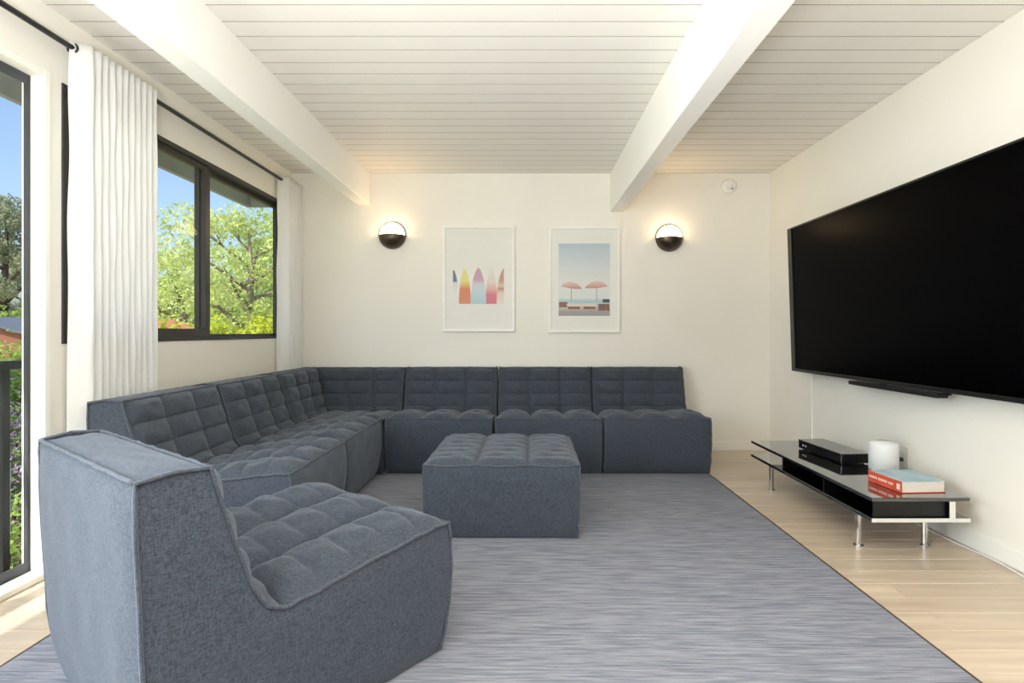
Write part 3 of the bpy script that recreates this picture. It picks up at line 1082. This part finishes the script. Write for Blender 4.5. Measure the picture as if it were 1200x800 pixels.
p2, cx, z0 = picture(wx(643), wx(726), wz(389.5), wz(266), 'white framed print of two umbrellas on a beach')
def rect(a, b, c, d): return [(wx(a) - cx, wz(d) - z0), (wx(b) - cx, wz(d) - z0), (wx(b) - cx, wz(c) - z0), (wx(a) - cx, wz(c) - z0)]
ramp_mat('print_sky', [(0.0, (214, 222, 222)), (0.30, (222, 224, 220)), (0.55, (206, 214, 216)), (1.0, (162, 186, 200))])
ramp_mat('print_sea', [(0.0, (206, 220, 220)), (0.5, (150, 186, 200)), (1.0, (190, 210, 214))])
ramp_mat('print_walk', [(0.0, (136, 132, 134)), (0.4, (146, 138, 138)), (0.7, (190, 176, 166)), (1.0, (206, 196, 184))])
ramp_mat('print_umbrella', [(0.0, (178, 104, 96)), (0.35, (206, 150, 140)), (1.0, (222, 196, 188))])
mat('print_brown', (118, 92, 84), 0.7, rgb2=(150, 116, 100), scale=30)
mat('print_cream', (226, 212, 200), 0.7, var=0.03)
mat('print_dark', (78, 84, 84), 0.7, var=0.05)
mat('print_pole', (150, 140, 138), 0.7, var=0.05)
flat('sky_area', rect(654.5, 714.5, 285.5, 352), 'print_sky', p2, 0.0004)
flat('sea_area', rect(654.5, 714.5, 350, 358), 'print_sea', p2, 0.0006)
flat('boardwalk_area', rect(654.5, 714.5, 357, 370), 'print_walk', p2, 0.0006)
def umb(xa, xb, yt, yb, tilt):
    pts = []
    for k in range(13):
        f = k / 12
        pts.append((xa + (xb - xa) * f, yb + tilt * (f - 0.5) - (yb - yt) * math.sin(PI * f) ** 0.8))
    for k in range(11, 0, -1):
        f = k / 12
        pts.append((xa + (xb - xa) * f, yb + tilt * (f - 0.5) + 1.0 * math.sin(PI * f)))
    return [(wx(a) - cx, wz(b) - z0) for a, b in pts]
for a in ((657.5, 682, 330, 337, 3), (685, 712, 329, 336.5, -2)):
    flat('printed_umbrella', umb(*a), 'print_umbrella', p2, 0.0012)
flat('printed_pole', rect(669, 669.7, 338, 353), 'print_pole', p2, 0.0009)
flat('printed_pole', rect(698.6, 699.3, 337, 353), 'print_pole', p2, 0.0009)
flat('printed_bush', rect(655, 665, 354, 360), 'print_brown', p2, 0.0009)
flat('printed_bush', rect(701, 714, 356, 364), 'print_brown', p2, 0.0009)
flat('printed_hut', rect(706, 714, 350.5, 354.5), 'print_dark', p2, 0.0009)
for a in (664, 682):
    flat('printed_lounger', rect(a, a + 16.5, 356, 359), 'print_cream', p2, 0.0012)
    flat('printed_lounger_shadow', rect(a + 1.5, a + 15.5, 359.2, 362.2), 'print_brown', p2, 0.0011)

# ------------------------------------------------------------------ smoke detector
def smoke():
    root = thing('smoke_detector', (1.831, YB, 2.36), 'small round white smoke detector high on the wall', 'smoke detector')
    bm = bmesh.new()
    lathe(bm, [(0, 0.001), (0.068, 0.001), (0.068, 0.01), (0.062, 0.022), (0.056, 0.03), (0.04, 0.036), (0, 0.038)], 36, axis='y')
    mesh_obj('housing', bm, 'white_plastic', root, True)
    bm = bmesh.new()
    lathe(bm, [(0, 0.034), (0.014, 0.034), (0.014, 0.041), (0, 0.042)], 20, (0.008, 0, -0.008), axis='y')
    mesh_obj('test_button', bm, 'mat_board', root, True)
    bm = bmesh.new()
    lathe(bm, [(0, 0.034), (0.006, 0.034), (0.006, 0.042), (0, 0.042)], 12, (0.018, 0, -0.03), axis='y')
    mesh_obj('indicator', bm, 'dark_dot', root, True)
smoke()

# ------------------------------------------------------------------ curtains and rod
RX, RZ = -2.03, 2.333
def curtain_rod():
    root = thing('curtain_rod', (RX, 4.90, RZ), 'long black curtain rod above the window and glass door', 'curtain rod')
    bm = bmesh.new()
    tube(bm, [(0, 0, 0), (0, -5.75, 0)], 0.0125, 14)
    mesh_obj('rod', bm, 'rod_black', root, True)
    bm = bmesh.new()
    bmesh.ops.create_uvsphere(bm, u_segments=16, v_segments=10, radius=0.024)
    mesh_obj('finial', bm, 'rod_black', root, True)
    for yy in (-0.06, -2.2, -5.6):
        bm = bmesh.new()
        tube(bm, [(0, yy, 0), (XL - RX + 0.003, yy, 0)], 0.007, 10)
        lathe(bm, [(0, 0), (0.03, 0), (0.03, 0.008), (0, 0.008)], 16, (0, 0, 0))
        # wall rosette turned to face the room
        for v in bm.verts:
            if abs(v.co.y) < 0.05 and v.co.z >= -1e-6 and abs(v.co.x) < 0.031 and abs(v.co.y - yy) > 0.0 and v.co.length < 0.033:
                v.co = (XL - RX + 0.002 + v.co.z, v.co.y + yy, v.co.x)
        mesh_obj('bracket', bm, 'rod_black', root, True)
curtain_rod()

def curtain(path, z_top, label, flare=0.0):
    """cloth hung along a plan path [(x, y)...] from z_top to the floor"""
    root = thing('curtain', (path[0][0], path[0][1], 0.02), label, 'curtain')
    ox, oy = path[0]
    pts = smooth_line([(p[0], p[1]) for p in path], len(path) * 7)
    cxm = sum(p[0] for p in pts) / len(pts)
    bm = bmesh.new()
    nv = 44
    n = len(pts) - 1
    def fn(u, v):
        i = round(u * n)
        x, yy = pts[i]
        z = z_top + (0.025 - z_top) * v
        k = 0.82 + 0.18 * min(1, v * 1.6)
        x = cxm + (x - cxm) * k + 0.004 * hashn(u * 4, v * 3, 1.0)
        yy = yy + flare * v * v * (1 - u) * 0.5 + 0.006 * hashn(u * 2.1, v * 2.4, 4.0) * v
        return (x - ox, yy - oy, z - 0.02)
    grid(bm, fn, n, nv)
    o = mesh_obj('cloth', bm, 'curtain_cloth', root, True)
    md = o.modifiers.new('solid', 'SOLIDIFY')
    md.thickness = 0.0025
    return root, ox, oy

def pleats(y_start, y_end, n, xa, xb, first=None):
    p = list(first) if first else []
    for k in range(n * 2 + 1):
        f = k / (n * 2)
        p.append((xa if k % 2 == 0 else xb, y_start + (y_end - y_start) * f))
    return p
path1 = [(-2.042, 2.525), (-2.03, 2.535), (-2.006, 2.556), (-1.978, 2.576), (-1.972, 2.590), (-1.985, 2.603), (-2.008, 2.612)]
path1 += pleats(2.64, 3.045, 9, -1.974, -2.008)
c1, ox, oy = curtain(path1, 2.362, 'wide white pleated curtain hanging between the glass door and the window')
for yy in (2.545,):
    bm = bmesh.new()
    lathe(bm, [(0.019, -0.003), (0.026, -0.003), (0.026, 0.003), (0.019, 0.003), (0.019, -0.003)], 24)
    for v in bm.verts:
        v.co = (RX - ox + v.co.x, yy - oy + v.co.z - 0.004, RZ - 0.02 + v.co.y)
    mesh_obj('grommet', bm, 'rod_black', c1, True)
path2 = pleats(4.76, 5.03, 3, -1.972, -2.008, first=[(-2.055, 4.69), (-2.04, 4.72)])
c2, ox, oy = curtain(path2, 2.362, 'narrow white curtain gathered in the corner at the far end of the window')
bm = bmesh.new()
lathe(bm, [(0.019, -0.003), (0.026, -0.003), (0.026, 0.003), (0.019, 0.003), (0.019, -0.003)], 24)
for v in bm.verts:
    v.co = (RX - ox + v.co.x, 4.74 - oy + v.co.z, RZ - 0.02 + v.co.y)
mesh_obj('grommet', bm, 'rod_black', c2, True)

# ------------------------------------------------------------------ outside
GZ = -1.6
g = boxo('ground', 'garden_soil', None, -70, 30, -30, 90, GZ - 0.3, GZ)
tag(g, 'sloping garden ground below the window', 'ground', kind='structure')

def railing():
    x = -2.35
    root = thing('balcony_railing', (x, 2.75, 0), 'black metal balcony railing outside the glass door', 'railing')
    boxo('top_rail', 'rail_black', root, -0.025, 0.025, -3.9, 0.0, 0.885, 0.925, bev=0.003)
    boxo('bottom_rail', 'rail_black', root, -0.02, 0.02, -3.9, 0.0, -0.12, -0.085, bev=0.003)
    for yy in (2.55, 1.6, 0.65, -0.3, -1.13):
        boxo('post', 'rail_black', root, -0.016, 0.016, yy - 2.75 - 0.018, yy - 2.75 + 0.018, -0.085, 0.885, bev=0.002)
    for yy in (2.72, 0.9, -1.1):
        boxo('wall_bracket', 'rail_black', root, 0.0, 0.125, yy - 2.75 - 0.01, yy - 2.75 + 0.01, -0.11, -0.095)
railing()

def leaves(rng, blobs, count, size, flat_=0.5):
    """leaf quads scattered in the outer layers of a set of (centre, radii) blobs"""
    vol = np.array([b[1][0] * b[1][1] * b[1][2] for b in blobs]) ** (2 / 3)
    pick = rng.choice(len(blobs), count, p=vol / vol.sum())
    cen = np.array([b[0] for b in blobs])[pick]
    rad = np.array([b[1] for b in blobs])[pick]
    d = rng.normal(size=(count, 3))
    d /= np.linalg.norm(d, axis=1)[:, None]
    r = 0.55 + 0.45 * rng.random(count) ** 0.5
    r *= 1 + 0.12 * rng.normal(size=count)
    pos = cen + d * rad * r[:, None]
    nrm = d * (1 - flat_) + rng.normal(size=(count, 3)) * 0.7 + np.array([0, 0, flat_])
    nrm /= np.linalg.norm(nrm, axis=1)[:, None]
    a = np.cross(nrm, rng.normal(size=(count, 3)))
    a /= np.linalg.norm(a, axis=1)[:, None]
    b = np.cross(nrm, a)
    s = size * (0.6 + 0.8 * rng.random(count))[:, None]
    L, Wd = a * s, b * s * 0.42
    v = np.empty((count, 4, 3))
    v[:, 0] = pos - L
    v[:, 1] = pos + Wd - 0.1 * L
    v[:, 2] = pos + L
    v[:, 3] = pos - Wd - 0.1 * L
    me = bpy.data.meshes.new('foliage')
    me.from_pydata(v.reshape(-1, 3).tolist(), [], (np.arange(count * 4).reshape(-1, 4)).tolist())
    return me

def tree(name, px, Y, top, label, leaf, bark, crown, count, size, seed, lean=0.0, group=None, spread=1.0, low=0.35, twig=0):
    """px image column at depth Y on the ground; crown half width in metres"""
    rng = np.random.default_rng(seed)
    rd = random.Random(seed)
    X = (px - PX) / F * Y
    root = thing(name, (X, Y, GZ), label, 'tree', group=group)
    ht = top - GZ
    bm = bmesh.new()
    tr = [(lean * f * f * ht * 0.2 + 0.05 * math.sin(f * 7 + seed), 0.05 * math.cos(f * 6), f * ht * 0.9) for f in [k / 8 for k in range(9)]]
    r0 = 0.035 * ht
    tube(bm, tr, [r0 * (1 - 0.85 * k / 8) for k in range(9)], 8)
    blobs = []
    nb = 14
    for k in range(nb):
        f = low + (0.92 - low) * (k + 0.5) / nb
        base = Vector(poly_at(tr, f))
        az = k * 2.4 + seed
        reach = crown * spread * math.sin(PI * min(1, (f - low) / (1.02 - low) * 0.85 + 0.12)) * (0.6 + 0.5 * rd.random())
        tip = base + Vector((math.cos(az) * reach, math.sin(az) * reach, 0.25 * reach + 0.08 * ht))
        mid = base.lerp(tip, 0.5) + Vector((0, 0, 0.04 * ht * rd.uniform(-1, 1)))
        tube(bm, [base, mid, tip], [r0 * (1 - f) * 0.7 + 0.012, r0 * (1 - f) * 0.4 + 0.01, 0.008], 6)
        for q in range(2):
            t2 = mid + Vector((rd.uniform(-1, 1), rd.uniform(-1, 1), rd.uniform(0.2, 1))) * crown * 0.4
            tube(bm, [mid, mid.lerp(t2, 0.5) + Vector((0, 0, 0.05)), t2], [0.016, 0.011, 0.005], 5)
            if rd.random() < 0.8:
                blobs.append((tuple(t2), (crown * 0.24, crown * 0.24, crown * 0.15)))
        blobs.append((tuple(tip), (crown * 0.36, crown * 0.36, crown * 0.22)))
    blobs.append(((tr[-1][0], tr[-1][1], ht - crown * 0.15), (crown * 0.35, crown * 0.35, crown * 0.25)))
    mesh_obj('trunk', bm, bark, root, True)
    o = me_obj('foliage', leaves(rng, blobs, count, size), leaf, root)
    o['kind'] = 'stuff'
    return root

def shrub(name, px, Y, ztop, hw, label, leaf, count, size, seed, cat='shrub', group=None, flower=0, hy=None):
    rng = np.random.default_rng(seed)
    rd = random.Random(seed)
    X = (px - PX) / F * Y
    root = thing(name, (X, Y, GZ), label, cat, group=group)
    ht = (ztop - GZ) / 0.9
    hy = hy or hw
    bm = bmesh.new()
    blobs = []
    for k in range(9):
        az = k * 2.4 + seed
        rr = 0.75 * math.sqrt((k + 0.3) / 9)
        tip = Vector((math.cos(az) * hw * rr, math.sin(az) * hy * rr, ht * (0.9 - 0.25 * rd.random())))
        tube(bm, [(0, 0, 0), (tip.x * 0.4, tip.y * 0.4, tip.z * 0.5), tip], [0.03, 0.02, 0.006], 6)
        blobs.append((tuple(tip - Vector((0, 0, 0.15 * ht))), (hw * 0.42, hy * 0.42, ht * 0.22)))
    blobs.append(((0, 0, ht * 0.45), (hw * 0.8, hy * 0.8, ht * 0.42)))
    mesh_obj('stem', bm, 'bark_dark', root, True)
    o = me_obj('foliage', leaves(rng, blobs, count, size), leaf, root)
    o['kind'] = 'stuff'
    if flower:
        o = me_obj('blossom', leaves(rng, [(b[0], tuple(v * 1.06 for v in b[1])) for b in blobs[:9]], flower, size * 0.8), 'petal', root)
        o['kind'] = 'stuff'
    return root

# trees seen through the sliding window
tree('garden_tree', 292, 14.0, 4.15, 'feathery pale green tree with upright grey trunk behind the far pane', 'leaf_light', 'bark', 1.8, 11000, 0.055, 3, low=0.38)
tree('garden_tree', 222, 19.5, 3.9, 'open pale green tree with bare forking limbs behind the sliding pane', 'leaf_light', 'bark', 2.0, 6500, 0.07, 11, lean=-0.4, low=0.40)
tree('garden_tree', 332, 25.5, 5.2, 'tall leafy tree partly hidden behind the feathery tree at the window edge', 'leaf_mid', 'bark', 1.9, 7000, 0.09, 17, low=0.3)
GT = 'distant trees on the hillside beyond the garden'
k = 0
for px, Y, top, cr in ((168, 31, 3.6, 1.35), (262, 31, 3.9, 1.35), (342, 31.5, 5.0, 1.2), (215, 38, 4.0, 1.6), (300, 38, 5.0, 1.6),
                       (180, 45, 4.6, 1.8), (255, 45, 5.2, 1.8), (330, 45, 6.4, 1.8)):
    tree('hillside_tree', px, Y, top, 'distant grey-green tree on the hillside beyond the garden', 'leaf_grey' if k % 2 == 0 else 'leaf_mid', 'bark_dark', cr, 3800, 0.16, 40 + k, group=GT, low=0.12)
    k += 1
GH = 'yellow-green hedge shrubs below the window'
for k in range(6):
    Y = 7.45 + 1.02 * k
    shrub('hedge_shrub', PX - 4.65 * F / Y, Y, 1.30 + 0.05 * (k % 2), 0.55, 'yellow-green hedge shrub in the row below the window', 'leaf_hedge', 2600, 0.05, 60 + k, cat='hedge shrub', group=GH, hy=0.40)

# seen through the glass door
tree('eucalyptus_tree', 6, 24.0, 6.7, 'tall grey-green eucalyptus beyond the balcony railing', 'leaf_grey', 'bark_dark', 2.0, 16000, 0.075, 71, low=0.25)
tree('eucalyptus_tree', 40, 31.0, 5.6, 'lower grey-green eucalyptus right behind the tall one', 'leaf_grey', 'bark_dark', 2.0, 10000, 0.09, 73, low=0.2)
shrub('garden_shrub', 14, 10.2, 1.0, 0.9, 'bright green rounded shrub beyond the balcony railing', 'leaf_bush', 3600, 0.05, 81)
shrub('garden_shrub', 24, 16.5, 1.75, 1.0, 'light green shrub behind the grey roofed shed', 'leaf_bush', 2200, 0.09, 82)
shrub('garden_shrub', 22, 7.9, 0.62, 0.6, 'dark green shrub between bright shrub and lilac blossoms', 'leaf_dark', 3000, 0.045, 83)
shrub('flowering_shrub', 20, 6.3, 0.34, 0.5, 'shrub covered with lilac blossoms outside the door', 'leaf_dark', 2000, 0.035, 84, flower=1500)
shrub('garden_shrub', 18, 4.6, -0.32, 0.55, 'low sparse shrub in front of the lilac blossoms', 'leaf_bush', 1500, 0.03, 85)

def shed(px, Y, z_eave, label, roof, hw=1.2):
    X = (px - PX) / F * Y
    root = thing('garden_shed', (X, Y, GZ), label, 'shed')
    e = z_eave - GZ
    boxo('wall', 'shed_wall', root, -hw, hw, -0.9, 0.9, 0, e)
    bm = bmesh.new()
    pts = [(-hw - 0.15, e - 0.05), (0, e + 0.32), (hw + 0.15, e - 0.05), (hw + 0.15, e + 0.0), (0, e + 0.38), (-hw - 0.15, e + 0.0)]
    r0 = [bm.verts.new((y_, x_, z_)) if False else bm.verts.new((x_, -1.05, z_)) for x_, z_ in pts for y_ in (0,)]
    r1 = [bm.verts.new((x_, 1.05, z_)) for x_, z_ in pts]
    n = len(pts)
    for q in range(n):
        bm.faces.new((r0[q], r0[(q + 1) % n], r1[(q + 1) % n], r1[q]))
    bm.faces.new(r0)
    bm.faces.new(r1[::-1])
    mesh_obj('roof', bm, roof, root)
    bm = bmesh.new()
    gv = [bm.verts.new(p) for p in ((-hw, -0.9, e), (hw, -0.9, e), (0, -0.9, e + 0.31), (-hw, 0.9, e), (hw, 0.9, e), (0, 0.9, e + 0.31))]
    bm.faces.new((gv[0], gv[1], gv[2]))
    bm.faces.new((gv[3], gv[5], gv[4]))
    for i_, j_ in ((0, 1), (1, 2), (2, 0)):
        bm.faces.new((gv[i_], gv[i_ + 3], gv[j_ + 3], gv[j_]))
    mesh_obj('gable', bm, 'shed_wall', root)
    boxo('door', 'bark_dark', root, -0.4, 0.4, -0.93, -0.9, 0, min(1.9, e - 0.1))
shed(8, 14.0, 1.05, 'brown garden shed with a grey-blue roof beyond the green shrub', 'shed_roof')
shed(160, 10.0, 0.92, 'brown garden shed with a terracotta roof behind the hedge', 'tile_roof', 0.8)

def wire_fence():
    root = thing('wire_fence', (-4.75, 5.3, GZ), 'loose wire fence in front of the flowering shrub', 'fence')
    a, b = Vector((0, -1.6, 0)), Vector((0, 1.4, 0))
    for f in (0.0, 0.5, 1.0):
        p = a.lerp(b, f)
        bm = bmesh.new()
        tube(bm, [p, p + Vector((0, 0, 1.45))], 0.02, 8)
        mesh_obj('post', bm, 'wire', root, True)
    for z in (0.4, 0.75, 1.1, 1.4):
        bm = bmesh.new()
        tube(bm, [a.lerp(b, k / 12) + Vector((0, 0, z + 0.02 * math.sin(k * 1.7 + z * 5))) for k in range(13)], 0.006, 6)
        mesh_obj('strand', bm, 'wire', root, True)
wire_fence()
